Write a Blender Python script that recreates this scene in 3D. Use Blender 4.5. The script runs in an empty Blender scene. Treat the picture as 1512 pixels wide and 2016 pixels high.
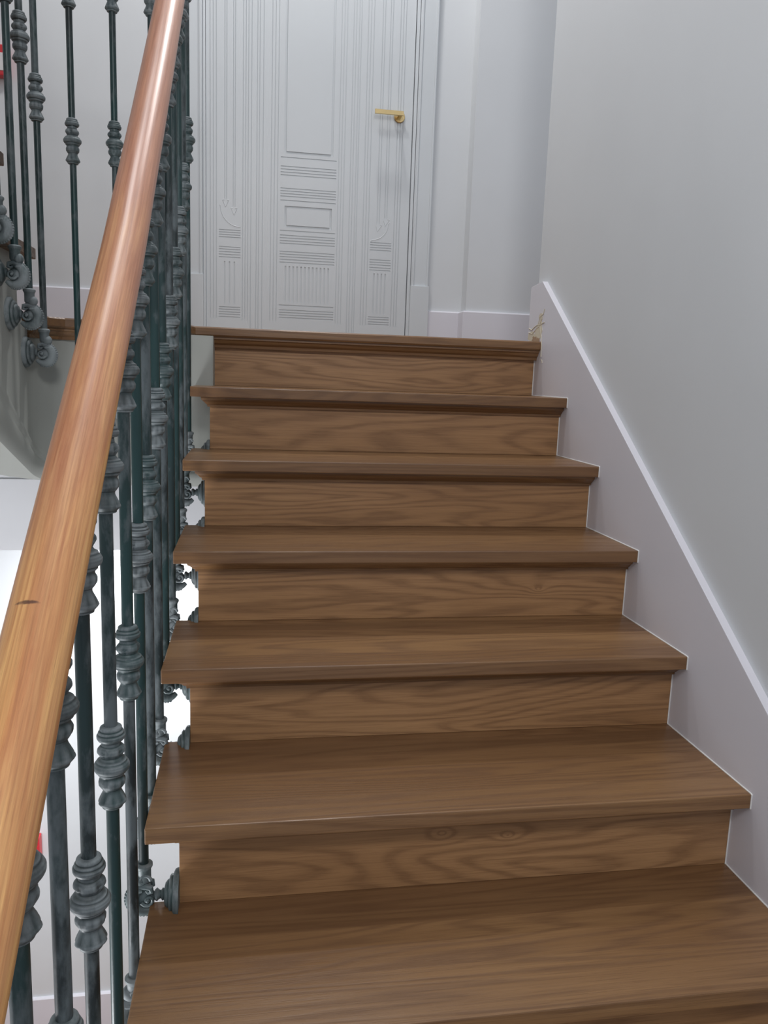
import bpy, bmesh, math, random
from math import sin, cos, pi, radians
from mathutils import Vector, Matrix
random.seed(7)
C = bpy.context.scene.collection
S = bpy.context.scene

# ------------------------------------------------------------------ camera
f_px, yw, pt, rl = 1551.65, 0.1683, -0.1660, 0.0354
Fv = Vector((sin(yw)*cos(pt), cos(yw)*cos(pt), sin(pt)))
Rv = Vector((cos(yw), -sin(yw), 0)); Uv = Rv.cross(Fv)
R2 = Rv*cos(rl) + Uv*sin(rl); U2 = -Rv*sin(rl) + Uv*cos(rl)
cd = bpy.data.cameras.new('camera'); cam = bpy.data.objects.new('camera', cd); C.objects.link(cam)
M = Matrix((R2, U2, -Fv)).transposed().to_4x4(); M.translation = Vector((0.1744, -2.5618, -0.1438))
cam.matrix_world = M
cd.sensor_fit = 'VERTICAL'; cd.sensor_height = 24.0; cd.lens = 24.0*f_px/2016.0
cd.clip_start = 0.02; cd.clip_end = 100
S.camera = cam

# ------------------------------------------------------------------ world, lamps, exposure
w = bpy.data.worlds.new('world'); S.world = w; w.use_nodes = True
bg = w.node_tree.nodes['Background']; bg.inputs[0].default_value = (0.84, 0.89, 1.0, 1); bg.inputs[1].default_value = 0.52

def lamp(name, loc, power, size, col=(1, .97, .93), target=None):
    l = bpy.data.lights.new(name, 'AREA'); l.shape = 'DISK'; l.size = size; l.energy = power; l.color = col
    o = bpy.data.objects.new(name, l); C.objects.link(o); o.location = loc
    if target is not None:
        o.rotation_euler = (Vector(target)-Vector(loc)).to_track_quat('-Z', 'Y').to_euler()
    return o
lamp('landing_lamp', (0.52, 0.70, 2.90), 24, 0.13, (1, .99, .985))
lamp('stairwell_lamp', (-0.17, -0.42, 2.93), 17, 0.36, (1, .99, .985))
lamp('half_landing_lamp', (-0.62, -3.3, 1.10), 4.5, 0.70, (1, .99, .985), (0.3, -.6, -.5))
lamp('front_fill_light', (0.30, -3.50, 1.55), 25, 0.60, (1, .99, .985), (.5, 0, -.2))  # added fill behind the camera, brightens the risers
lamp('lower_landing_lamp', (-0.20, 0.72, -0.80), 30, 0.30, (0.97, .98, 1.0))
lamp('lower_box_fill_light', (-0.9, -1.5, -2.1), 30, 0.5, (0.97, .97, 1.0), (-.4, .3, -.7))  # added fill without a fixture, lifts the face of the dropped ceiling box

S.view_settings.view_transform = 'Standard'; S.view_settings.look = 'None'
S.view_settings.exposure = 0.0; S.view_settings.gamma = 1.0; S.view_settings.use_curve_mapping = False

# ------------------------------------------------------------------ materials
def new_mat(name):
    m = bpy.data.materials.new(name); m.use_nodes = True
    nt = m.node_tree; return m, nt, nt.nodes['Principled BSDF']
def N(nt, t, **kw):
    n = nt.nodes.new(t)
    for k, v in kw.items(): setattr(n, k, v)
    return n
def L(nt, a, b): nt.links.new(a, b)
def mixc(nt, fac, a, b, mode='MIX'):
    n = N(nt, 'ShaderNodeMix', data_type='RGBA', blend_type=mode)
    for i, v in ((0, fac), (6, a), (7, b)):
        if hasattr(v, 'type') and not isinstance(v, (tuple, list)): L(nt, v, n.inputs[i])
        else: n.inputs[i].default_value = v if i == 0 else (*v, 1)
    return n.outputs[2]
def ramp(nt, fac, stops):
    n = N(nt, 'ShaderNodeValToRGB'); L(nt, fac, n.inputs[0])
    el = n.color_ramp.elements
    while len(el) < len(stops): el.new(0.5)
    for e, (p, c) in zip(el, stops): e.position = p; e.color = (c, c, c, 1) if isinstance(c, float) else (*c, 1)
    return n.outputs[0]
def noise(nt, vec, scale, detail=3, rough=.5, dist=0.0):
    n = N(nt, 'ShaderNodeTexNoise'); n.inputs['Scale'].default_value = scale; n.inputs['Detail'].default_value = detail
    n.inputs['Roughness'].default_value = rough; n.inputs['Distortion'].default_value = dist
    L(nt, vec, n.inputs['Vector']); return n.outputs[0]
def mapping(nt, vec, scale, loc=(0, 0, 0)):
    n = N(nt, 'ShaderNodeMapping'); n.inputs['Scale'].default_value = scale; n.inputs['Location'].default_value = loc
    L(nt, vec, n.inputs[0]); return n.outputs[0]
def math_(nt, op, a, b=None):
    n = N(nt, 'ShaderNodeMath', operation=op)
    for i, v in enumerate((a, b)):
        if v is None: continue
        if isinstance(v, (int, float)): n.inputs[i].default_value = v
        else: L(nt, v, n.inputs[i])
    return n.outputs[0]

def paint(name, col, rough=.55, bump=.03, sc=60):
    m, nt, b = new_mat(name)
    tc = N(nt, 'ShaderNodeTexCoord').outputs['Object']
    n1 = noise(nt, tc, 2.2, 3)
    c2 = tuple(x*.96 for x in col)
    L(nt, mixc(nt, ramp(nt, n1, [(.35, 0.0), (.7, 1.0)]), col, c2), b.inputs['Base Color'])
    b.inputs['Roughness'].default_value = rough
    bp = N(nt, 'ShaderNodeBump'); bp.inputs['Strength'].default_value = bump; bp.inputs['Distance'].default_value = .002
    L(nt, noise(nt, tc, sc, 3), bp.inputs['Height']); L(nt, bp.outputs[0], b.inputs['Normal'])
    return m
def wood(name, light, mid, dark, rough=.34, cath=24.0, stretch=(0.85, 8, 8), strips=True, knots=()):
    """oak: growth rings as contour lines of a stretched noise field, pores along the grain (local x)"""
    m, nt, b = new_mat(name)
    tc = N(nt, 'ShaderNodeTexCoord').outputs['Object']
    oi = N(nt, 'ShaderNodeObjectInfo').outputs['Random']
    off = N(nt, 'ShaderNodeCombineXYZ'); L(nt, math_(nt, 'MULTIPLY', oi, 37.0), off.inputs[0]); L(nt, math_(nt, 'MULTIPLY', oi, 91.0), off.inputs[1]); L(nt, math_(nt, 'MULTIPLY', oi, 53.0), off.inputs[2])
    ad = N(nt, 'ShaderNodeVectorMath', operation='ADD'); L(nt, tc, ad.inputs[0]); L(nt, off.outputs[0], ad.inputs[1])
    v = ad.outputs[0]
    # glued strips of the board, each with its own grain and tone
    sep = N(nt, 'ShaderNodeSeparateXYZ'); L(nt, v, sep.inputs[0])
    st = math_(nt, 'FLOOR', math_(nt, 'MULTIPLY', sep.outputs[1], 9.5 if strips else 0.0))
    wn = N(nt, 'ShaderNodeTexWhiteNoise', noise_dimensions='1D'); L(nt, st, wn.inputs['W'])
    off2 = N(nt, 'ShaderNodeCombineXYZ'); L(nt, math_(nt, 'MULTIPLY', wn.outputs[0], 11.0), off2.inputs[0]); L(nt, math_(nt, 'MULTIPLY', wn.outputs[0], 5.0), off2.inputs[2])
    ad2 = N(nt, 'ShaderNodeVectorMath', operation='ADD'); L(nt, v, ad2.inputs[0]); L(nt, off2.outputs[0], ad2.inputs[1])
    v2 = ad2.outputs[0]
    base = noise(nt, mapping(nt, v2, stretch), 1.0, 3.0, .40, .35)
    for kx, kz in knots:
        d = N(nt, 'ShaderNodeVectorMath', operation='MULTIPLY_ADD'); L(nt, tc, d.inputs[0])
        d.inputs[1].default_value = (38, 0, 75); d.inputs[2].default_value = (-kx*38, 0, -kz*75)
        ln = N(nt, 'ShaderNodeVectorMath', operation='LENGTH'); L(nt, d.outputs[0], ln.inputs[0])
        e = math_(nt, 'POWER', 2.718, math_(nt, 'MULTIPLY', ln.outputs['Value'], -1.3))
        base = math_(nt, 'ADD', base, math_(nt, 'MULTIPLY', e, .10))
    ring = math_(nt, 'PINGPONG', math_(nt, 'MULTIPLY', base, cath), 1.0)
    rr = ramp(nt, ring, [(0.0, 0.0), (.45, .15), (.85, 1.0), (1.0, .95)])
    jit = noise(nt, mapping(nt, v2, (14, 150, 150)), 1.0, 3, .6)
    pores = ramp(nt, noise(nt, mapping(nt, v2, (9, 620, 620)), 1.0, 2, .7), [(.50, 0.0), (.68, 1.0)])
    broad = noise(nt, mapping(nt, v, (1.3, 3.5, 3.5)), 1.0, 3)
    col = mixc(nt, ramp(nt, broad, [(.3, 0.0), (.7, 1.0)]), light, mid)
    tone = math_(nt, 'MULTIPLY', wn.outputs[0], .55 if strips else .1)
    col = mixc(nt, tone, col, dark)
    col = mixc(nt, math_(nt, 'MULTIPLY', math_(nt, 'MULTIPLY', rr, .62 if not strips else .52), ramp(nt, jit, [(.25, .40), (.62, 1.0)])), col, dark)
    col = mixc(nt, math_(nt, 'MULTIPLY', pores, .38), col, dark)
    fs = ramp(nt, noise(nt, mapping(nt, v2, (3.0, 120, 120)), 1.0, 3, .6), [(.35, 0.0), (.70, 1.0)])
    col = mixc(nt, math_(nt, 'MULTIPLY', fs, .28), col, dark)
    L(nt, col, b.inputs['Base Color'])
    rv = N(nt, 'ShaderNodeMapRange'); L(nt, rr, rv.inputs[0]); rv.inputs[3].default_value = rough; rv.inputs[4].default_value = rough+.1
    L(nt, rv.outputs[0], b.inputs['Roughness'])
    bp = N(nt, 'ShaderNodeBump'); bp.inputs['Strength'].default_value = .12; bp.inputs['Distance'].default_value = .001
    L(nt, math_(nt, 'ADD', pores, rr), bp.inputs['Height']); bp.invert = True
    L(nt, bp.outputs[0], b.inputs['Normal'])
    return m

MAT = {}
MAT['wall'] = paint('wall_paint', (.665, .685, .70))
MAT['trim'] = paint('trim_paint', (.71, .70, .75), .4, .02)
MAT['door'] = paint('door_lacquer', (.62, .65, .67), .38, .01, 200)
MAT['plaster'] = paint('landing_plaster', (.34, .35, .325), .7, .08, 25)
MAT['ceiling'] = paint('ceiling_paint', (.72, .72, .74))
MAT['caulk'] = paint('caulk', (.78, .77, .74), .5, .2, 300)
MAT['oak'] = wood('oak_tread', (.350, .198, .088), (.262, .140, .060), (.112, .050, .021), .32, 50.0, (.42, 6.5, 6.5))
MAT['oak_riser'] = wood('oak_riser', (.47, .268, .126), (.365, .194, .084), (.17, .082, .034), .42, 50.0, (.62, 5.6, 5.6), False)
MAT['oak_knot_a'] = wood('oak_riser_one_knot', (.47, .268, .126), (.365, .194, .084), (.17, .082, .034), .42, 50.0, (.62, 5.6, 5.6), False, [(.835, -.081)])
MAT['oak_knot_b'] = wood('oak_riser_two_knots', (.47, .268, .126), (.365, .194, .084), (.17, .082, .034), .42, 50.0, (.62, 5.6, 5.6), False, [(.477, -.046), (.606, -.059)])
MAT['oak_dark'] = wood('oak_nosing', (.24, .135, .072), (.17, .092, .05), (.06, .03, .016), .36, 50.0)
MAT['floor'] = wood('floor_oak', (.45, .23, .11), (.36, .17, .08), (.18, .08, .04), .4)

def rail_mat():
    m, nt, b = new_mat('rail_pine')
    tc = N(nt, 'ShaderNodeTexCoord').outputs['UV']
    v = mapping(nt, tc, (1, 1, 1))
    long_ = noise(nt, mapping(nt, v, (14, 3.2, 1)), 1.0, 5, .62, .5)
    fine = noise(nt, mapping(nt, v, (60, 6, 1)), 1.0, 4, .6)
    patch = noise(nt, mapping(nt, v, (3.5, 2.2, 1), (3.1, 1.7, 0)), 1.0, 3)
    pores = ramp(nt, noise(nt, mapping(nt, v, (240, 26, 1)), 1.0, 3, .7), [(.56, 0.0), (.70, 1.0)])
    sep = N(nt, 'ShaderNodeSeparateXYZ'); L(nt, tc, sep.inputs[0])
    # redder length higher up, its pink partly sky reflection painted in; worn to pale pine lower
    worn = N(nt, 'ShaderNodeMapRange'); L(nt, math_(nt, 'ADD', sep.outputs[1], math_(nt, 'MULTIPLY', math_(nt, 'SUBTRACT', patch, .5), 1.6)), worn.inputs[0])
    worn.inputs[1].default_value = 1.35; worn.inputs[2].default_value = 2.25
    red = mixc(nt, ramp(nt, long_, [(.3, 0.0), (.7, 1.0)]), (.52, .245, .145), (.37, .145, .080))
    pale = mixc(nt, ramp(nt, long_, [(.38, 0.0), (.62, 1.0)]), (.78, .45, .17), (.55, .235, .085))
    col = mixc(nt, worn.outputs[0], pale, red)
    col = mixc(nt, math_(nt, 'MULTIPLY', ramp(nt, fine, [(.42, 0.0), (.70, 1.0)]), .55), col, (.26, .085, .035))
    col = mixc(nt, math_(nt, 'MULTIPLY', pores, .25), col, (.14, .05, .025))
    # a short dark gouge across the worn length
    ob = N(nt, 'ShaderNodeTexCoord').outputs['Object']
    wob = noise(nt, ob, 180, 2)
    sb = N(nt, 'ShaderNodeVectorMath', operation='SUBTRACT'); L(nt, ob, sb.inputs[0]); sb.inputs[1].default_value = (-.018, -1.855, -.350)
    al = N(nt, 'ShaderNodeVectorMath', operation='DOT_PRODUCT'); L(nt, sb.outputs[0], al.inputs[0]); al.inputs[1].default_value = (.10, .82, .57)
    sx = N(nt, 'ShaderNodeSeparateXYZ'); L(nt, sb.outputs[0], sx.inputs[0])
    e1 = math_(nt, 'POWER', math_(nt, 'DIVIDE', al.outputs['Value'], .0019), 2.0); e2 = math_(nt, 'POWER', math_(nt, 'DIVIDE', sx.outputs[0], .0085), 2.0)
    gx = math_(nt, 'ADD', math_(nt, 'ADD', e1, e2), math_(nt, 'MULTIPLY', math_(nt, 'SUBTRACT', wob, .5), 3.0))
    gm = N(nt, 'ShaderNodeMapRange'); L(nt, gx, gm.inputs[0]); gm.inputs[1].default_value = .5; gm.inputs[2].default_value = 1.8; gm.inputs[3].default_value = .85; gm.inputs[4].default_value = 0
    col = mixc(nt, gm.outputs[0], col, (.07, .03, .025))
    L(nt, col, b.inputs['Base Color'])
    b.inputs['Roughness'].default_value = .38
    b.inputs['Coat Weight'].default_value = .12; b.inputs['Coat Roughness'].default_value = .3
    bp = N(nt, 'ShaderNodeBump'); bp.inputs['Strength'].default_value = .15; bp.inputs['Distance'].default_value = .001
    L(nt, fine, bp.inputs['Height']); L(nt, bp.outputs[0], b.inputs['Normal'])
    return m
MAT['rail'] = rail_mat()

def iron(name, dust, grey):
    m, nt, b = new_mat(name)
    tc = N(nt, 'ShaderNodeTexCoord').outputs['Object']
    oi = N(nt, 'ShaderNodeObjectInfo').outputs['Random']
    off = N(nt, 'ShaderNodeCombineXYZ'); L(nt, math_(nt, 'MULTIPLY', oi, 37.0), off.inputs[0]); L(nt, math_(nt, 'MULTIPLY', oi, 91.0), off.inputs[2])
    ad = N(nt, 'ShaderNodeVectorMath', operation='ADD'); L(nt, tc, ad.inputs[0]); L(nt, off.outputs[0], ad.inputs[1]); v = ad.outputs[0]
    a = noise(nt, mapping(nt, v, (18, 18, 6)), 1.0, 5, .6, .6)
    c = noise(nt, mapping(nt, v, (90, 90, 30)), 1.0, 4, .65)
    p = noise(nt, mapping(nt, v, (4, 4, 2.2)), 1.0, 3)
    fac = math_(nt, 'ADD', math_(nt, 'MULTIPLY', a, .55), math_(nt, 'ADD', math_(nt, 'MULTIPLY', c, .25), math_(nt, 'MULTIPLY', p, .35)))
    fac = ramp(nt, fac, [(.55-dust, 0.0), (.65-dust, 1.0)])
    dark = mixc(nt, ramp(nt, p, [(.4, 0.0), (.6, 1.0)]), (.016, .050, .050), (.018, .026, .028))
    geo = N(nt, 'ShaderNodeNewGeometry').outputs['Pointiness']
    edge = ramp(nt, geo, [(.47, 0.0), (.54, 1.0)])
    if dust > 0: fac = math_(nt, 'MULTIPLY', math_(nt, 'ADD', math_(nt, 'MULTIPLY', fac, .6), .4), math_(nt, 'ADD', math_(nt, 'MULTIPLY', edge, .9), .15))
    col = mixc(nt, fac, dark, grey)
    L(nt, col, b.inputs['Base Color'])
    rr = ramp(nt, fac, [(0.0, .38), (1.0, .7)]); L(nt, rr, b.inputs['Roughness'])
    b.inputs['Metallic'].default_value = .15
    bp = N(nt, 'ShaderNodeBump'); bp.inputs['Strength'].default_value = .25; bp.inputs['Distance'].default_value = .001
    L(nt, c, bp.inputs['Height']); L(nt, bp.outputs[0], b.inputs['Normal'])
    return m
MAT['iron'] = iron('patinated_iron', -0.01, (.115, .138, .146))
MAT['cast'] = iron('dusty_cast_iron', 0.03, (.215, .245, .255))
def plain(name, col, rough=.5, metal=0.0):
    m, nt, b = new_mat(name)
    tc = N(nt, 'ShaderNodeTexCoord').outputs['Object']
    L(nt, mixc(nt, noise(nt, tc, 30, 3), col, tuple(x*.85 for x in col)), b.inputs['Base Color'])
    b.inputs['Roughness'].default_value = rough; b.inputs['Metallic'].default_value = metal
    return m
MAT['brass'] = plain('brass', (.72, .55, .28), .25, 1.0)
MAT['red'] = plain('red_plastic', (.62, .03, .04), .35)
MAT['white_plastic'] = plain('white_plastic', (.75, .72, .72), .4)
MAT['black'] = plain('black_print', (.02, .02, .02), .5)
MAT['glue'] = plain('dried_glue', (.70, .64, .50), .45)
MAT['glue_brown'] = plain('brown_glue', (.42, .28, .17), .5)

# ------------------------------------------------------------------ mesh helpers
class MB:
    def __init__(s): s.v = []; s.f = []; s.uv = None
    def add(s, vs, fs):
        n = len(s.v); s.v += [tuple(p) for p in vs]; s.f += [tuple(i+n for i in q) for q in fs]; return s
    def box(s, x0, x1, y0, y1, z0, z1):
        vs = [(x, y, z) for z in (z0, z1) for y in (y0, y1) for x in (x0, x1)]
        return s.add(vs, [(0, 2, 3, 1), (4, 5, 7, 6), (0, 1, 5, 4), (2, 6, 7, 3), (0, 4, 6, 2), (1, 3, 7, 5)])
    def lathe(s, prof, o=(0, 0, 0), axis='z', seg=24, mod=None, cap=True):
        """prof: list of (r, t)"""
        o = Vector(o); vs = []
        for r, t in prof:
            for i in range(seg):
                a = 2*pi*i/seg; q = r*(mod(t, a) if mod else 1)
                p = {'z': (q*cos(a), q*sin(a), t), 'x': (t, q*cos(a), q*sin(a)), 'y': (q*sin(a), t, q*cos(a))}[axis]
                vs.append(o+Vector(p))
        fs = []
        for k in range(len(prof)-1):
            for i in range(seg):
                j = (i+1) % seg; fs.append((k*seg+i, k*seg+j, (k+1)*seg+j, (k+1)*seg+i))
        if cap:
            fs.append(tuple(reversed(range(seg)))); fs.append(tuple((len(prof)-1)*seg+i for i in range(seg)))
        return s.add(vs, fs)
    def tube(s, pts, rads, seg=10, cap=True, flat=1.0):
        pts = [Vector(p) for p in pts]; n = len(pts)
        if isinstance(rads, (int, float)): rads = [rads]*n
        t0 = (pts[1]-pts[0]).normalized(); up = Vector((0, 1, 0)) if abs(t0.y) < .9 else Vector((1, 0, 0))
        nrm = (up-t0*up.dot(t0)).normalized(); vs = []
        for i, p in enumerate(pts):
            t = (pts[min(i+1, n-1)]-pts[max(i-1, 0)]).normalized()
            nrm = (nrm-t*nrm.dot(t)).normalized(); b = t.cross(nrm)
            for k in range(seg):
                a = 2*pi*k/seg; vs.append(p+(nrm*cos(a)*flat+b*sin(a))*rads[i])
        fs = [(i*seg+k, i*seg+(k+1) % seg, (i+1)*seg+(k+1) % seg, (i+1)*seg+k) for i in range(n-1) for k in range(seg)]
        if cap: fs += [tuple(reversed(range(seg))), tuple((n-1)*seg+k for k in range(seg))]
        return s.add(vs, fs)
    def ball(s, c, r, seg=14, sc=(1, 1, 1)):
        pr = [(r*sin(pi*k/8) if 0 < k < 8 else r*.02, -r*cos(pi*k/8)) for k in range(9)]
        n = len(s.v); s.lathe(pr, (0, 0, 0), seg=seg)
        for i in range(n, len(s.v)):
            x, y, z = s.v[i]; s.v[i] = (x*sc[0]+c[0], y*sc[1]+c[1], z*sc[2]+c[2])
        return s
    def prism(s, poly, axis, a, b):
        """poly of 2D points extruded from a to b along axis"""
        P = {'x': lambda u, v, t: (t, u, v), 'y': lambda u, v, t: (u, t, v), 'z': lambda u, v, t: (u, v, t)}[axis]
        n = len(poly); vs = [P(u, v, a) for u, v in poly]+[P(u, v, b) for u, v in poly]
        fs = [tuple(range(n)), tuple(reversed(range(n, 2*n)))]+[(i, n+i, n+(i+1) % n, (i+1) % n) for i in range(n)]
        return s.add(vs, fs)
    def sweep(s, path, prof, out, closed=True):
        """prof (d,z) along a horizontal polyline; d measured outwards; mitred. out=+1: outward is to the right of travel"""
        n = len(path); m = len(prof); vs = []
        P = [Vector((p[0], p[1])) for p in path]
        for i in range(n):
            d1 = (P[i]-P[i-1]).normalized() if i else (P[1]-P[0]).normalized()
            d2 = (P[i+1]-P[i]).normalized() if i < n-1 else d1
            n1 = Vector((d1.y, -d1.x))*out; n2 = Vector((d2.y, -d2.x))*out
            q = (n1+n2).normalized(); q = q/max(.3, q.dot(n1))
            for d, z in prof:
                vs.append((P[i].x+q.x*d, P[i].y+q.y*d, z))
        fs = [(i*m+k, i*m+(k+1) % m, (i+1)*m+(k+1) % m, (i+1)*m+k) for i in range(n-1) for k in range(m)]
        fs += [tuple(range(m)), tuple(reversed([(n-1)*m+k for k in range(m)]))]
        return s.add(vs, fs)
    def build(s, name, mat, parent=None, loc=(0, 0, 0), smooth=False, bevel=0, ang=40):
        me = bpy.data.meshes.new(name); me.from_pydata(s.v, [], s.f)
        bm = bmesh.new(); bm.from_mesh(me)
        if bevel:
            bmesh.ops.bevel(bm, geom=list(bm.edges), offset=bevel, segments=2, affect='EDGES', profile=.6)
        bmesh.ops.recalc_face_normals(bm, faces=bm.faces)
        if smooth:
            for fc in bm.faces: fc.smooth = True
            for e in bm.edges:
                if len(e.link_faces) == 2 and e.calc_face_angle(0) > radians(ang): e.smooth = False
        bm.to_mesh(me); bm.free()
        me.materials.append(mat)
        o = bpy.data.objects.new(name, me); C.objects.link(o); o.location = loc
        if parent: o.parent = parent
        return o
def thing(name, label, cat, loc=(0, 0, 0), group=None):
    o = bpy.data.objects.new(name, None); C.objects.link(o); o.location = loc
    o.empty_display_size = .1
    o['label'] = label; o['category'] = cat
    if group: o['group'] = group
    return o
def tag(o, label, cat, group=None):
    o['label'] = label; o['category'] = cat
    if group: o['group'] = group
    return o
def struct(o, label=None, cat=None):
    o['kind'] = 'structure'
    if label: o['label'] = label
    if cat: o['category'] = cat
    return o

# ------------------------------------------------------------------ dimensions (metres)
g, h, W = .2606, .18, 1.1204
OV, AX = .0546, .0517            # nosing overhang, riser set-back from tread end
TH = .029                        # tread thickness
YD, STOREY = 1.10, 3.42
SX = -.45                        # face of the upper flight's string
ZL = -STOREY

# ------------------------------------------------------------------ setting: walls, floors, ceilings
struct(MB().box(-1.62, -.045, YD, YD+.12, ZL-.1, 3.0).box(.882, 1.125, YD, YD+.12, ZL-.1, 3.0).box(-.045, .882, YD, YD+.12, 2.13, 3.0).box(-.045, .882, YD, YD+.12, ZL-.1, 0).build('wall_back', MAT['wall']), 'pale grey painted wall behind the landing door', 'wall')
struct(MB().box(1.125, 2.6, YD-.085, YD+.12, ZL-.1, 3.0).build('wall_back_right', MAT['wall']), 'shaded grey wall pier right of the door casing', 'wall')
struct(MB().box(W+.018, W+.16, -3.9, .11, ZL-.1, 3.0).build('wall_right', MAT['wall']), 'large smooth white wall along the right of the stairs', 'wall')
struct(MB().box(-1.70, -1.58, -3.9, YD+.12, ZL-.1, 3.0).build('wall_left', MAT['wall']), 'white wall at the outer side of the upper flight', 'wall')
struct(MB().box(2.5, 2.62, -.4, YD+.12, ZL-.1, 3.0).build('wall_passage', MAT['wall']), 'wall closing the passage right of the landing', 'wall')
struct(MB().box(-1.60, 2.55, -.06, YD, 2.95, 3.05).build('ceiling', MAT['ceiling']), 'white ceiling over the landing', 'ceiling')

# landing slab: plaster front curving from the upper flight's string round to this flight
path = [(SX, -.20-i*.15) for i in range(8, 0, -1)]
for i in range(9):
    a = pi + (-pi/2)*i/8
    path.append((SX+.14+.14*cos(a), -.20+.14*sin(a)))
path += [(-.2, -.06), (-.07, -.06), (.052, -.06)]
def zbot(p, k):
    """underside height of the string along the path"""
    y = p[1]
    if k >= 16: return -.492
    t = max(0.0, -.06-y)
    return -.492 + .42*t*t/(t+.02) if t < .5 else -.492+.2019+(t-.5)*.62
def ztop(p, k):
    return -.03 if p[1] > -.205 else (-.03 + (-.205-p[1])*.69+.02)
mb = MB(); vs = []; fs = []
rows = 9
def out_dir(i):
    a = Vector(path[max(i-1, 0)]); b = Vector(path[min(i+1, len(path)-1)]); d = (b-a).normalized(); return Vector((d.y, -d.x))
bands = []
for i, p in enumerate(path):
    zb, zt = zbot(p, i), ztop(p, i); o = out_dir(i)
    # profile from top to bottom: face, moulded band at the bottom edge
    H = .075+.22*min(.9, max(0.0, -.06-p[1]))
    prof = [(0, zt), (0, zb+H), (.007, zb+H-.008), (.009, zb+H*.8), (.008, zb+H*.62), (.015, zb+H*.55), (.017, zb+H*.35), (.012, zb+.012), (.004, zb), (-.10, zb)]
    for d, z in prof: vs.append((p[0]+o.x*d, p[1]+o.y*d, z))
m = 10
for i in range(len(path)-1):
    for k in range(m-1): fs.append((i*m+k, i*m+k+1, (i+1)*m+k+1, (i+1)*m+k))
mb.add(vs, fs)
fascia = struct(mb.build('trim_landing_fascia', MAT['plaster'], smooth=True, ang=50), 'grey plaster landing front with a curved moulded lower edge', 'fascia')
sl = MB().box(-1.58, .052, -.04, YD, -.29, -.03).box(.052, 2.5, .075, YD, -.48, -.03)
struct(sl.build('floor_slab', MAT['plaster']), 'plaster landing slab under the wooden floor', 'slab')
struct(MB().box(.052, .0535, -.062, .075, -.49, -.03).build('trim_fascia_end', MAT['plaster']), 'grey plaster end of the landing front beside the top riser', 'fascia')
fl = struct(bpy.data.objects.new('floor', None), 'brown oak landing floor', 'floor'); C.objects.link(fl)
yy = .07; k = 0
while yy < YD-.001:
    y2 = min(yy+.115, YD)
    MB().box(-1.58, 2.5, yy+.0008, y2-.0008, -.03, -.0005).build('plank', MAT['oak'], fl)
    yy = y2
MB().box(-1.58, -.02, -.03, .068, -.03, -.0005).build('plank', MAT['oak'], fl)

# nosing of the landing: along the top riser, a jog, then left to the upper flight
nose_prof = [(-.075, 0), (-.004, 0), (0, -.004), (0, -TH+.005), (-.005, -TH), (-.075, -TH)]
mould_prof = [(-.053, -TH), (-.012, -TH), (-.012, -TH-.007), (-.018, -TH-.010), (-.024, -TH-.018), (-.033, -TH-.024), (-.035, -TH-.032), (-.053, -TH-.032)]
npath = [(W, 0), (-.002, 0), (-.022, -.10), (-.30, -.10), (-.36, -.115), (-.395, -.145), (-.41, -.19)]
nos = struct(MB().sweep(npath, nose_prof, -1).build('trim_landing_nosing', MAT['oak']), 'dark brown wooden nosing along the landing edge', 'nosing')
MB().sweep(npath, mould_prof, -1).build('moulding', MAT['oak'], nos)

# dropped ceiling box of the storey below, its lamp lights the wall under it
bxo = struct(MB().box(-1.58, 2.5, .30, YD, -.775, -.525).build('ceiling_lower_box', MAT['ceiling']), 'pale lavender dropped ceiling box under the landing', 'ceiling')
MB().box(-1.58, 2.5, .306, YD, -.525, -.28).build('shadow_gap', MAT['ceiling'], bxo)
# lower floor of planks
fl2 = struct(bpy.data.objects.new('floor_lower', None), 'orange brown oak plank floor of the landing below', 'floor'); C.objects.link(fl2)
yy = -.10
while yy < YD-.001:
    y2 = min(yy+.12, YD)
    MB().box(-1.58, W, yy+.001, y2-.001, ZL-.03, ZL).build('plank', MAT['floor'], fl2); yy = y2
struct(MB().box(-1.58, W, -3.9, -.1, ZL-.06, ZL-.02).build('floor_lower_slab', MAT['plaster']), 'bare slab of the lower hall', 'floor')

# baseboards
def base_prof(hh, t): return [(0, 0), (t, 0), (t, hh-.006), (t-.005, hh), (0, hh)]
def board(name, pts, z0, hh, t, out, lab):
    o = MB().sweep(pts, [(d, z+z0) for d, z in base_prof(hh, t)], out).build(name, MAT['trim']); return struct(o, lab, 'baseboard')
board('baseboard_back', [(-1.58, YD), (-.132, YD)], 0, .20, .016, 1, 'white baseboard on the wall left of the door')
board('baseboard_back_right', [(.966, YD), (1.125, YD), (1.125, YD-.085), (2.5, YD-.085)], 0, .178, .016, 1, 'lavender white baseboard right of the door')
board('baseboard_lower', [(-1.58, YD), (1.10, YD)], ZL, .21, .016, 1, 'white baseboard on the lower storey wall')
board('baseboard_left', [(-1.58, -.1), (-1.58, YD)], 0, .20, .016, 1, 'white baseboard on the left landing wall')

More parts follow.
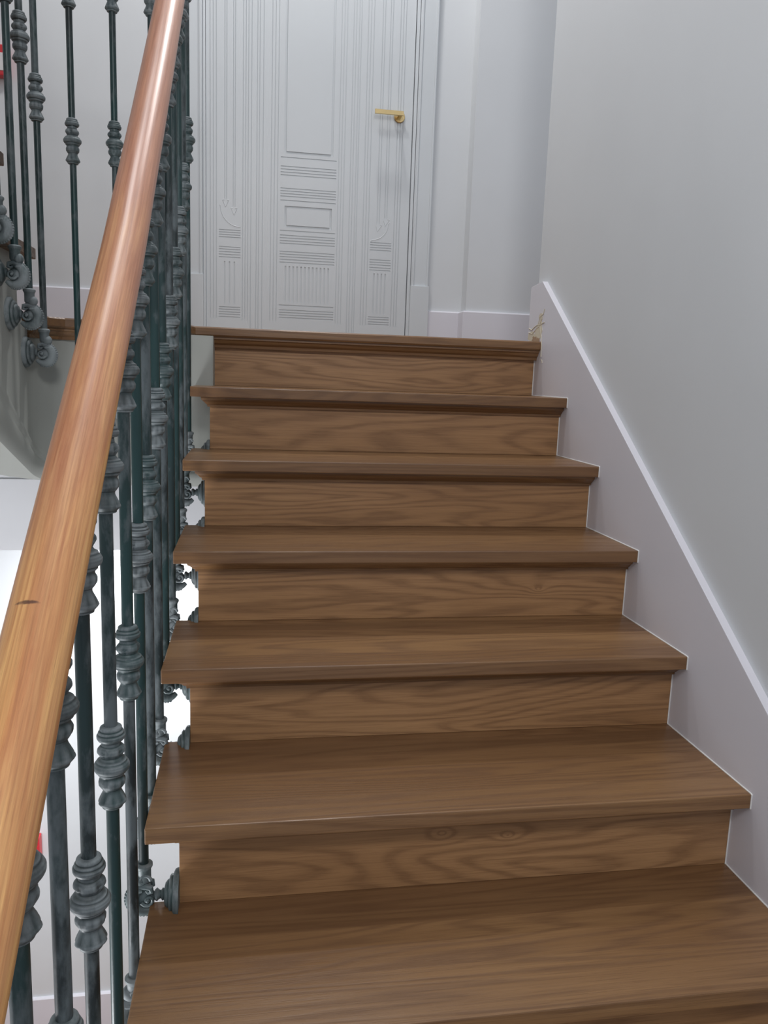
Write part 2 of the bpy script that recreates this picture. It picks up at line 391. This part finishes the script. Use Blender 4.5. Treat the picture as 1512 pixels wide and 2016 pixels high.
# sloping skirting board on the right wall
def sk(y): return .69*y+.171
poly = [(.135, -.003), (.135, .186), (.128, .190), (.027, .197), (-3.6, sk(-3.6)+.01), (-3.6, sk(-3.6)-.75), (.135, -.55)]
skirt = struct(MB().prism(poly, 'x', W, W+.019).build('baseboard_right', MAT['trim'], bevel=.0015), 'white sloping skirting board following the steps on the right wall', 'skirting board')
MB().box(W+.0005, W+.18, .1105, .1345, 0, .186).build('return_board', MAT['trim'], skirt)
random.seed(3)
gb = MB()
def smear(mb, cy, cz, ry, rz, x=W):
    n = 15; ring = []
    for i in range(n):
        a = 2*pi*i/n; q = random.uniform(.55, 1.0)
        ring.append((cy+ry*cos(a)*q, cz+rz*sin(a)*q))
    mb.prism(ring, 'x', x-.0006-random.random()*.0005, x+.001)
smear(gb, .095, .022, .055, .020); smear(gb, .035, .030, .035, .034); smear(gb, .015, .045, .018, .045); smear(gb, .02, .082, .02, .012)
gb.build('glue_smear', MAT['glue'], skirt)['label'] = 'cream coloured dried glue smear'
for q in ([(.13, .05), (.10, .043), (.07, .052), (.04, .058), (.02, .056), (-.02, .062)], [(.13, .035), (.09, .03), (.05, .046), (.03, .05), (.005, .075)], [(.04, .055), (.03, .08), (-.005, .09), (-.012, .105)],
          [(.02, .05), (.004, .02), (-.004, -.01), (-.006, -.05)], [(-.01, -.06), (-.018, -.062), (-.02, -.07)]):
    MB().tube([(W-.0005, y, z) for y, z in q], .0016, 6).build('glue_bead', MAT['glue'], skirt)
gb = MB(); smear(gb, .065, .010, .035, .012, W-.0005); smear(gb, .03, .006, .02, .010, W-.0005)
gb.build('brown_residue', MAT['glue_brown'], skirt)['label'] = 'brown glue residue'

# ------------------------------------------------------------------ door
door = struct(bpy.data.objects.new('door_1', None), 'white panelled door with fluted grooves at the head of the stairs', 'door'); C.objects.link(door); door.location = (0, YD, 0)
LX0, LX1 = -.030, .862
grooves = []      # x0,x1,z0,z1,depth
def vg(x, z0=-.01, z1=2.2, wd=.0035, d=.0032): grooves.append((x-wd/2, x+wd/2, z0, z1, d))
def hg(z, x0, x1, wd=.0045, d=.0032): grooves.append((x0, x1, z-wd/2, z+wd/2, d))
for x in (-.013, .0, .0125): vg(x, .100)
for x in (.125, .136, .147): vg(x, .095)
for x in (.160, .184, .194, .210): vg(x)
for x in (.246, .260, .274): vg(x, .098)
for x in (.540, .552, .564): vg(x, .098)
for x in (.592, .603, .616, .625): vg(x)
for x in (.655, .667, .680): vg(x, .098)
for x in (.796, .808, .820): vg(x, .098)
for x in (.032, .118): vg(x, .36, 2.2) if False else None
for x in (.048, .056, .084, .092): vg(x, .605 if x < .07 else .575)          # lines that end in arrow heads, left
for x in (.718, .728, .752, .762): vg(x, .545 if x < .74 else .57)           # right
xa, xb = .287, .530
for z in (.758, .746, .734, .722, .667, .656, .645, .634, .470, .459, .447, .436, .401, .390, .379, .367, .149, .138, .127, .116): hg(z, xa, xb)
for z in (.617, .490, .355, .170, .795): hg(z, xa, xb)
for i in range(12):
    x = xa+.026+i*(xb-xa-.052)/11; grooves.append((x-.0035, x+.0035, .185, .340, .0035))
def frame(x0, x1, z0, z1, wd, d):
    grooves.extend([(x0, x1, z0, z0+wd, d), (x0, x1, z1-wd, z1, d), (x0, x0+wd, z0, z1, d), (x1-wd, x1, z0, z1, d)])
frame(.306, .514, .505, .595, .009, .006)
frame(.302, .514, .812, 2.02, .009, .006)
xa, xb = .024, .116
for z in (.477, .467, .457, .447, .406, .396, .385, .374, .363, .150, .140, .129, .119, .108): hg(z, xa, xb, .004)
for i in range(3): vg(.048+i*.021, .165, .345, .006)
xa, xb = .690, .786
for z in (.463, .453, .442, .431, .389, .378, .367, .355, .344, .137, .127, .115, .105): hg(z, xa, xb, .004)
for i in range(4): vg(.712+i*.017, .152, .330, .006)
xs = sorted({round(v, 4) for q in grooves for v in q[:2]} | {LX0, LX1, .03, .12, .69, .786})
zs = sorted({round(max(.004, min(2.12, v)), 4) for q in grooves for v in q[2:4]} | {.004, 2.12})
def depth(x, z):
    d = 0
    for q in grooves:
        if q[0] < x < q[1] and q[2] < z < q[3]: d = max(d, q[4])
    return d
D = [[depth((xs[i]+xs[i+1])/2, (zs[j]+zs[j+1])/2) for j in range(len(zs)-1)] for i in range(len(xs)-1)]
lf = MB()
for i in range(len(xs)-1):
    j = 0
    while j < len(zs)-1:
        j2 = j
        while j2+1 < len(zs)-1 and D[i][j2+1] == D[i][j]: j2 += 1
        d = D[i][j]; lf.add([(xs[i], d, zs[j]), (xs[i+1], d, zs[j]), (xs[i+1], d, zs[j2+1]), (xs[i], d, zs[j2+1])], [(0, 1, 2, 3)])
        j = j2+1
for i in range(len(xs)-2):
    j = 0
    while j < len(zs)-1:
        a, b = D[i][j], D[i+1][j]; j2 = j
        while j2+1 < len(zs)-1 and (D[i][j2+1], D[i+1][j2+1]) == (a, b): j2 += 1
        if a != b: lf.add([(xs[i+1], a, zs[j]), (xs[i+1], b, zs[j]), (xs[i+1], b, zs[j2+1]), (xs[i+1], a, zs[j2+1])], [(0, 1, 2, 3)])
        j = j2+1
for j in range(len(zs)-2):
    i = 0
    while i < len(xs)-1:
        a, b = D[i][j], D[i][j+1]; i2 = i
        while i2+1 < len(xs)-1 and (D[i2+1][j], D[i2+1][j+1]) == (a, b): i2 += 1
        if a != b: lf.add([(xs[i], a, zs[j+1]), (xs[i2+1], a, zs[j+1]), (xs[i2+1], b, zs[j+1]), (xs[i], b, zs[j+1])], [(0, 1, 2, 3)])
        i = i2+1
lf.box(LX0, LX1, .008, .035, .004, 2.12)
# raised quarter arcs and arrow heads of the carving
def bead(pts): lf.tube([(x, .0006, z) for x, z in pts], .0019, 6)
bead([(.025, .580), (.030, .578)]+[(.030+.080*(1-cos(a)), .578-.085*sin(a)) for a in [i*pi/2/10 for i in range(1, 11)]]+[(.116, .494)])
bead([(.776, .552), (.770, .550)]+[(.770-.072*(1-cos(a)), .550-.075*sin(a)) for a in [i*pi/2/10 for i in range(1, 11)]]+[(.692, .468)])
for cx, cz in ((.052, .573), (.088, .541)):
    bead([(cx-.013, cz+.029), (cx, cz), (cx+.013, cz+.029)]); bead([(cx-.013, cz+.029), (cx-.005, cz+.029)]); bead([(cx+.013, cz+.029), (cx+.005, cz+.029)])
for cx, cz in ((.722, .512), (.756, .537)):
    bead([(cx+.018, cz+.028), (cx-.002, cz), (cx-.008, cz+.024)]); bead([(cx+.018, cz+.028), (cx+.010, cz+.030)])
leaf = lf.build('leaf', MAT['door'], door, bevel=0)
# frame: jamb strips, casing boards with beaded edges, plinth blocks
fb = MB().box(LX0-.012, LX0-.002, -.012, .03, 0, 2.14).box(LX1+.003, LX1+.016, -.012, .03, 0, 2.14).box(LX0-.012, LX1+.016, -.012, .03, 2.125, 2.14)
fb.build('jamb', MAT['door'], door, bevel=.001)
def casing(x0, x1):
    m = MB().box(x0, x1, -.018, .002, .28, 2.22)
    m.box(x0+.004, x0+.012, -.024, -.017, .28, 2.22).box(x1-.012, x1-.004, -.024, -.017, .28, 2.22)
    m.build('casing', MAT['door'], door, bevel=.0015)
    MB().box(x0-.002, x1+.002, -.028, .002, 0, .283).build('plinth_block', MAT['door'], door, bevel=.0015)
casing(-.130, -.044); casing(.880, .962)
MB().box(-.130, .962, -.018, .002, 2.14, 2.24).build('head_casing', MAT['door'], door, bevel=.0015)
hd = MB().lathe([(.0235, -.0005), (.0245, -.002), (.0245, -.008), (.0225, -.010)], (.802, 0, .999), 'y', 28)
hd.tube([(.802, -.008, .999), (.802, -.040, .999), (.802, -.050, .999)], .0085, 14)
hd.box(.686, .812, -.058, -.046, .991, 1.008)
hd.build('door_handle', MAT['brass'], door, smooth=True)['label'] = 'brass lever handle on a round rose'

# ------------------------------------------------------------------ the flight of stairs
flight = thing('staircase', 'flight of brown oak steps rising to the landing, large in the foreground', 'staircase')
def grained(mb, name, mat, parent, loc, bevel=.0025): return mb.build(name, mat, parent, loc, bevel=bevel)
K = 9
for k in range(1, K+1):
    y0, z = -g*k, -h*k
    yb = -g*(k-1)+OV+.01
    grained(MB().box(0, W-.0005, 0, yb-y0, -TH, 0), 'tread', MAT['oak'], flight, (0, y0, z))
for k in range(0, K+1):
    yr, zt = -g*k+OV, -h*k-TH
    grained(MB().box(0, W-AX-.0005, 0, .018, -(h-TH)+.0005, 0), 'riser', MAT['oak_knot_a' if k == 3 else 'oak_knot_b' if k == 5 else 'oak_riser'], flight, (AX, yr, zt), .0006)
    if k:
        vs = []; pr = [(d+.0, z) for d, z in [(.042, 0), (.001, 0), (.001, -.006), (-.005, -.009), (-.010, -.016), (-.018, -.021), (-.020, -.028), (-.042, -.028)]]
        # cove under the nosing with a mitred left end
        P = [(-.0415, 0), (-.0415, -.0285), (-.033, -.0285), (-.032, -.023), (-.027, -.020), (-.020, -.014), (-.012, -.009), (-.010, -.0045), (-.010, 0)]
        m = MB(); n = len(P); v1 = []; v2 = []
        for d, z in P:
            out = d+.0415
            v1.append((AX-out*.75, -out, z)); v2.append((W-.001, -out, z))
        m.add(v1+v2, [tuple(range(n)), tuple(reversed(range(n, 2*n)))]+[(i, n+i, n+(i+1) % n, (i+1) % n) for i in range(n)])
        m.build('cove_moulding', MAT['oak'], flight, (0, yr, zt))
# white caulk where treads and risers meet the skirting
for k in range(1, K+1):
    y0, z = -g*k, -h*k; yb = -g*(k-1)+OV
    MB().tube([(W-.001, y0-.001, z-TH), (W-.001, y0-.001, z), (W-.001, y0+.002, z+.0008), (W-.001, yb-.001, z+.0008), (W-.001, yb-.001, z+h-TH-.03)], .0016, 6).build('caulk_line', MAT['caulk'], flight)['label'] = 'white caulk bead along the skirting'
# plaster soffit body carrying the steps
poly = []
for k in range(0, K+1):
    y = -g*k+OV+.019; poly += [(y, -h*k-TH-.002), (y, -h*(k+1)-TH-.002)]
poly = [(.075, -.031)] + poly[0:]
yl = poly[-1][0]
poly += [(yl, poly[-1][1]-.16), (.075, -.50)]
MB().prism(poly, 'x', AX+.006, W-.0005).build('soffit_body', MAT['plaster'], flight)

# ------------------------------------------------------------------ upper flight at left
up = thing('staircase', 'upper flight of dark brown steps at the left edge, climbing away from the landing', 'staircase')
US = .69
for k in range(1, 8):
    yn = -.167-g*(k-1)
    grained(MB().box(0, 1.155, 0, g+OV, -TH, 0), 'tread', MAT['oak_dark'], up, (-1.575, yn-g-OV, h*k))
    MB().box(-1.575, SX-.015, yn-OV-.018, yn-OV, h*(k-1), h*k-TH).build('riser', MAT['oak_riser'], up)
poly = []
for k in range(1, 8):
    y = -.167-g*(k-1)-OV-.019; poly += [(y, h*(k-1)), (y, h*k-TH-.001)]
poly += [(poly[-1][0]-g, poly[-1][1]), (poly[-1][0]-g, poly[-1][1]-.42), (-.24, -.30)]
MB().prism(poly, 'x', -1.575, SX-.004).build('string_body', MAT['plaster'], up)

# ------------------------------------------------------------------ railing pieces
RR = .0088
def smooth_path(P, n):
    out = []
    for i in range(len(P)-1):
        p0 = Vector(P[max(i-1, 0)]); p1 = Vector(P[i]); p2 = Vector(P[i+1]); p3 = Vector(P[min(i+2, len(P)-1)])
        for k in range(n):
            t = k/n; out.append(.5*((2*p1)+(p2-p0)*t+(2*p0-5*p1+4*p2-p3)*t*t+(3*p1-p0-3*p2+p3)*t**3))
    out.append(Vector(P[-1])); return out
def knuckle_mesh():
    L_ = .118
    P = [(0, .0105), (.008, .0135), (.03, .0140), (.045, .0165), (.075, .0188), (.105, .0170), (.15, .0150), (.20, .0128), (.235, .0122), (.25, .0140), (.29, .0163), (.34, .0166), (.385, .0150), (.41, .0165), (.425, .0185),
         (.45, .0190), (.46, .0215), (.49, .0234), (.525, .0236), (.555, .0218), (.57, .0195), (.585, .0193), (.60, .0160), (.62, .0142), (.65, .0148), (.69, .0165), (.73, .0166), (.76, .0150), (.775, .0128), (.82, .0125), (.83, .0165), (.86, .0185), (.89, .0185),
         (.905, .0165), (.92, .0168), (.935, .0160), (.945, .0142), (.96, .0145), (.985, .0138), (1.0, .0105)]
    def mod(t, a):
        u = t/L_+.5
        q = 1.0
        if .04 < u < .22: q += .12*abs(sin(4*a))*max(0, 1-abs(u-.12)/.12)-.06
        if .62 < u < .77: q += (.20*abs(sin(2*a))**.7*sin(pi*(u-.62)/.15)-.08) if abs(sin(2*a)) > .35 or u < .68 else -.10
        if .25 < u < .40: q += .08*abs(sin(5*a))*sin(pi*(u-.25)/.15)
        return q
    m = MB(); Q = []
    for i in range(len(P)-1):
        (u0, r0), (u1, r1) = P[i], P[i+1]
        Q.append((r0, (u0-.5)*L_));
        if u1-u0 > .03: Q.append(((r0+r1)/2, ((u0+u1)/2-.5)*L_))
    Q.append((P[-1][1], .5*L_))
    Q3 = smooth_path([(0, q[0], q[1]) for q in Q], 2)
    m.lathe([(max(.0086, q.y), q.z) for q in Q3], seg=40, mod=mod)
    return m
kn = knuckle_mesh().build('knuckle', MAT['cast'], smooth=True, ang=50); KM = kn.data; bpy.data.objects.remove(kn)

def bracket_mesh(arm=.060):
    """local frame: rod axis x=y=0, arm centre z=0, flange towards +x at x=arm"""
    m = MB()
    # socket with cap ring
    m.lathe([(.0100, .026), (.0125, .030), (.0125, .050), (.0135, .053), (.0155, .056), (.0155, .060), (.012, .063), (.0100, .063)], seg=20)
    # knob with curled leaf
    m.ball((-.006, 0, .032), .0145, 16, (1, .95, .92))
    m.tube([(.002+.011*cos(a)*s_, -.011, .034+.011*sin(a)*s_) for a, s_ in [(i*.5, 1-i*.06) for i in range(12)]], [.0035-.0002*i for i in range(12)], 6)
    # crescent scroll: from the knob round the outside to the arm
    cx, cz, R = .003, -.007, .0235
    pts = []; rad = []
    for i in range(27):
        t = i/26; a = radians(70+t*250)
        pts.append((cx+R*cos(a), 0, cz+R*sin(a))); rad.append(.0055+.0074*sin(pi*min(1, t*1.02))**.8)
    m.tube(pts, rad, 12)
    for i in range(2, 23):       # scalloped outer rim
        t = i/26; a = radians(70+t*250); rr = R+rad[i]*.88
        m.ball((cx+rr*cos(a), 0, cz+rr*sin(a)), .0036, 8, (1, 1.5, 1))
    m.ball((cx, 0, cz), .0160, 14, (1, .45, 1))
    # inner volutes and leaf curls on both faces
    for sy in (-1, 1):
        m.tube([(cx+.004-(.0125-.00095*i)*cos(i*.62+.4), sy*(.0075+.0004*i), cz+.001-(.0125-.00095*i)*sin(i*.62+.4)) for i in range(12)], [.0040-.0002*i for i in range(12)], 8)
        m.ball((cx+.004, sy*.010, cz+.001), .0046, 8)
        m.tube([(-.006, sy*.005, .018), (.004, sy*.009, .021), (.013, sy*.010, .018), (.014, sy*.010, .011), (.008, sy*.009, .009), (.004, sy*.008, .013)], [.005, .0055, .0052, .0045, .0035, .0025], 8)
        m.tube([(-.020, sy*.004, .004), (-.012, sy*.008, .012), (-.002, sy*.009, .012)], [.003, .0042, .003], 7)
    # turned arm and stepped flange
    m.lathe([(.008, .018), (.0115, .022), (.0080, .026), (.0070, .029), (.0110, .032), (.0085, .036)], (0, 0, -.002), 'x', 16)
    e = arm
    m.lathe([(.009, min(.034, e-.028)), (.010, e-.027), (.019, e-.025), (.024, e-.021), (.025, e-.018), (.030, e-.0175), (.0335, e-.015), (.0335, e-.011), (.036, e-.0105), (.041, e-.008), (.0425, e-.004), (.0425, e+.0005)], (0, 0, -.002), 'x', 32)
    return m
b0 = bracket_mesh(.0615).build('bracket', MAT['cast'], smooth=True, ang=45); BM = b0.data; bpy.data.objects.remove(b0)
b0 = bracket_mesh(.052).build('bracket', MAT['cast'], smooth=True, ang=45); BM2 = b0.data; bpy.data.objects.remove(b0)
def baluster(parent, x, y, zarm, ztop, knz, rot=0, bm_=None, has_bracket=True):
    rod = MB().tube([(0, 0, 0), (0, 0, (ztop-zarm)/2), (0, 0, ztop-zarm)], RR, 16).build('baluster', MAT['iron'], parent, (x, y, zarm+.03), smooth=True)
    rod.data.update()
    for z in knz:
        o = bpy.data.objects.new('knuckle', KM); C.objects.link(o); o.parent = rod; o.location = (0, 0, z-zarm-.03); o.rotation_euler = (0, 0, random.uniform(0, 6))
    if has_bracket:
        o = bpy.data.objects.new('bracket', bm_ or BM); C.objects.link(o); o.parent = rod; o.location = (0, 0, -.03); o.rotation_euler = (0, 0, rot)
    return rod

# rail line of this flight in the plane of the balusters (y, z)
rail_pts = [(-3.05, -1.330), (-2.6, -.965), (-2.25, -.687), (-1.93, -.436), (-1.854, -.376), (-1.734, -.283), (-1.572, -.157), (-1.346, .020), (-1.214, .135), (-1.053, .274), (-.859, .445), (-.624, .655), (-.46, .800), (-.30, .935), (-.17, 1.015), (-.08, 1.045), (.0, 1.05)]
def interp(tab, y):
    for (a, b), (c, d) in zip(tab, tab[1:]):
        if a <= y <= c: return b+(d-b)*(y-a)/(c-a)
    return tab[-1][1] if y > tab[-1][0] else tab[0][1]
XR = -.0105
rail1 = thing('railing', 'green grey iron railing with a worn orange brown wooden handrail beside the foreground steps', 'railing')
def rail_obj(path, parent, r=.0305, name='handrail', mat=None):
    seg = 28; vs = []; fs = []; uvs = []
    s_ = 0; n = len(path)
    for i, p in enumerate(path):
        t = (path[min(i+1, n-1)]-path[max(i-1, 0)]).normalized()
        side = t.cross(Vector((0, 0, 1))).normalized(); upv = side.cross(t).normalized()
        if i: s_ += (p-path[i-1]).length
        for k in range(seg+1):
            a = 2*pi*k/seg
            q = Vector((cos(a), sin(a)))
            # round-topped oval rail, slightly flattened below
            rx, rz = r, (r*.92 if q.y > 0 else r*.74)
            vs.append(p+side*q.x*rx+upv*q.y*rz); uvs.append((k/seg, s_))
    m = seg+1
    for i in range(n-1):
        for k in range(seg): fs.append((i*m+k, i*m+k+1, (i+1)*m+k+1, (i+1)*m+k))
    fs.append(tuple(range(seg))); fs.append(tuple((n-1)*m+k for k in reversed(range(seg))))
    me = bpy.data.meshes.new(name); me.from_pydata(vs, [], fs)
    uv = me.uv_layers.new(name='UVMap')
    for lp in me.loops: uv.data[lp.index].uv = uvs[lp.vertex_index]
    for p in me.polygons: p.use_smooth = True
    me.materials.append(mat or MAT['rail'])
    o = bpy.data.objects.new(name, me); C.objects.link(o); o.parent = parent
    md = o.modifiers.new('weld', 'WELD'); md.merge_threshold = 1e-5
    return o
rp = [(XR, y, z) for y, z in rail_pts] + [(XR-.012, .06, 1.052), (XR-.05, .10, 1.055)]
handrail = rail_obj(smooth_path(rp[:-2], 4), rail1)
# short dark dent and scratch in the worn wood
# each rod stands beside the string; its bracket is screwed on under the tread above it
rods = [(-2.20, -1.62), (-2.08, -1.60), (-1.95, -1.52), (-1.815, -1.52)]
rods += [(-1.680, -1.38), (-1.522, -1.37), (-1.365, -1.185), (-1.238, -1.065), (-1.118, -1.00), (-.977, -.91), (-.852, -.825), (-.700, -.735), (-.576, -.645), (-.446, -.56), (-.325, -.47), (-.192, -.375)]
low_tab = [(-2.2, .40), (-1.69, .40), (-1.53, .38), (-1.365, .36), (-1.25, .405), (-1.12, .424), (-.977, .442), (-.70, .449), (-.576, .485), (-.446, .512), (-.325, .56), (-.192, .62)]
up_tab = [(-2.2, .80), (-1.95, .805), (-1.80, .79), (-1.67, .812), (-1.51, .784), (-1.37, .798), (-1.25, .82), (-1.1, .833), (-.98, .856), (-.87, .889), (-.74, .946), (-.6, .99), (-.45, 1.01), (-.19, 1.03)]
for y, za in rods:
    zl = .6907*y+interp(low_tab, y); zu = .6907*y+interp(up_tab, y)
    zt = interp(rail_pts, y)-.015
    baluster(rail1, XR, y, za, zt-.03, [zl, min(zu, zt-.052)])
# ------- landing balustrade and the upper flight's
rail2 = thing('railing', 'dark iron balusters around the stairwell gap, at the upper left behind the handrail', 'railing')
for x, y, zk in ((-.205, -.165, .468), (-.315, -.168, .466)):
    r_ = baluster(rail2, x, y, -.245, 1.0, [zk, zk+.392], rot=pi/2)
for x, y, zk in ((-.105, -.165, .468),):
    baluster(rail2, x, y, -.245, 1.0, [zk, zk+.392], rot=pi/2)
for y, za, zk in ((-.198, -.100, .560), (-.335, -.006, .655), (-.450, .084, .745), (-.575, .172, .835), (-.705, .262, .925), (-.835, .352, 1.0), (-.965, .442, 1.1)):
    baluster(rail2, -.398, y, za, 1.02+max(0, (-.1-y)*.69), [zk, zk+.392], rot=pi, bm_=BM2)
rp2 = [(-.035, -.12, 1.04), (-.08, -.16, 1.035), (-.2, -.168, 1.03), (-.30, -.17, 1.035), (-.37, -.19, 1.06), (-.398, -.25, 1.12), (-.398, -.45, 1.26), (-.398, -.8, 1.50), (-.398, -1.3, 1.85)]
rail_obj(smooth_path(rp2, 4), rail2)

# ------------------------------------------------------------------ fire call points
def call_point(x, z, lab):
    t = thing('fire_call_point', lab, 'fire alarm', (x, YD, z), 'red fire alarm call points by the doors')
    MB().box(-.058, .058, -.045, 0, -.058, .058).build('housing', MAT['red'], t, bevel=.005)
    pl = MB().box(-.042, .042, -.0475, -.044, -.040, .026).build('face_plate', MAT['white_plastic'], t, bevel=.001)
    m = MB()
    for i in (-1, 0, 1): m.ball((i*.016, -.048, -.006), .0052, 10, (1, .25, 1))
    m.build('dot', MAT['black'], pl)
    MB().prism([(-.006, .012), (.006, .012), (0, .020)], 'y', -.0482, -.047).build('arrow_mark', MAT['black'], pl)
    return t
call_point(-.862, -2.388, 'red and white fire alarm call point on the lower storey wall')
call_point(-.862, 1.065, 'red and white fire alarm call point at the upper left, behind balusters')
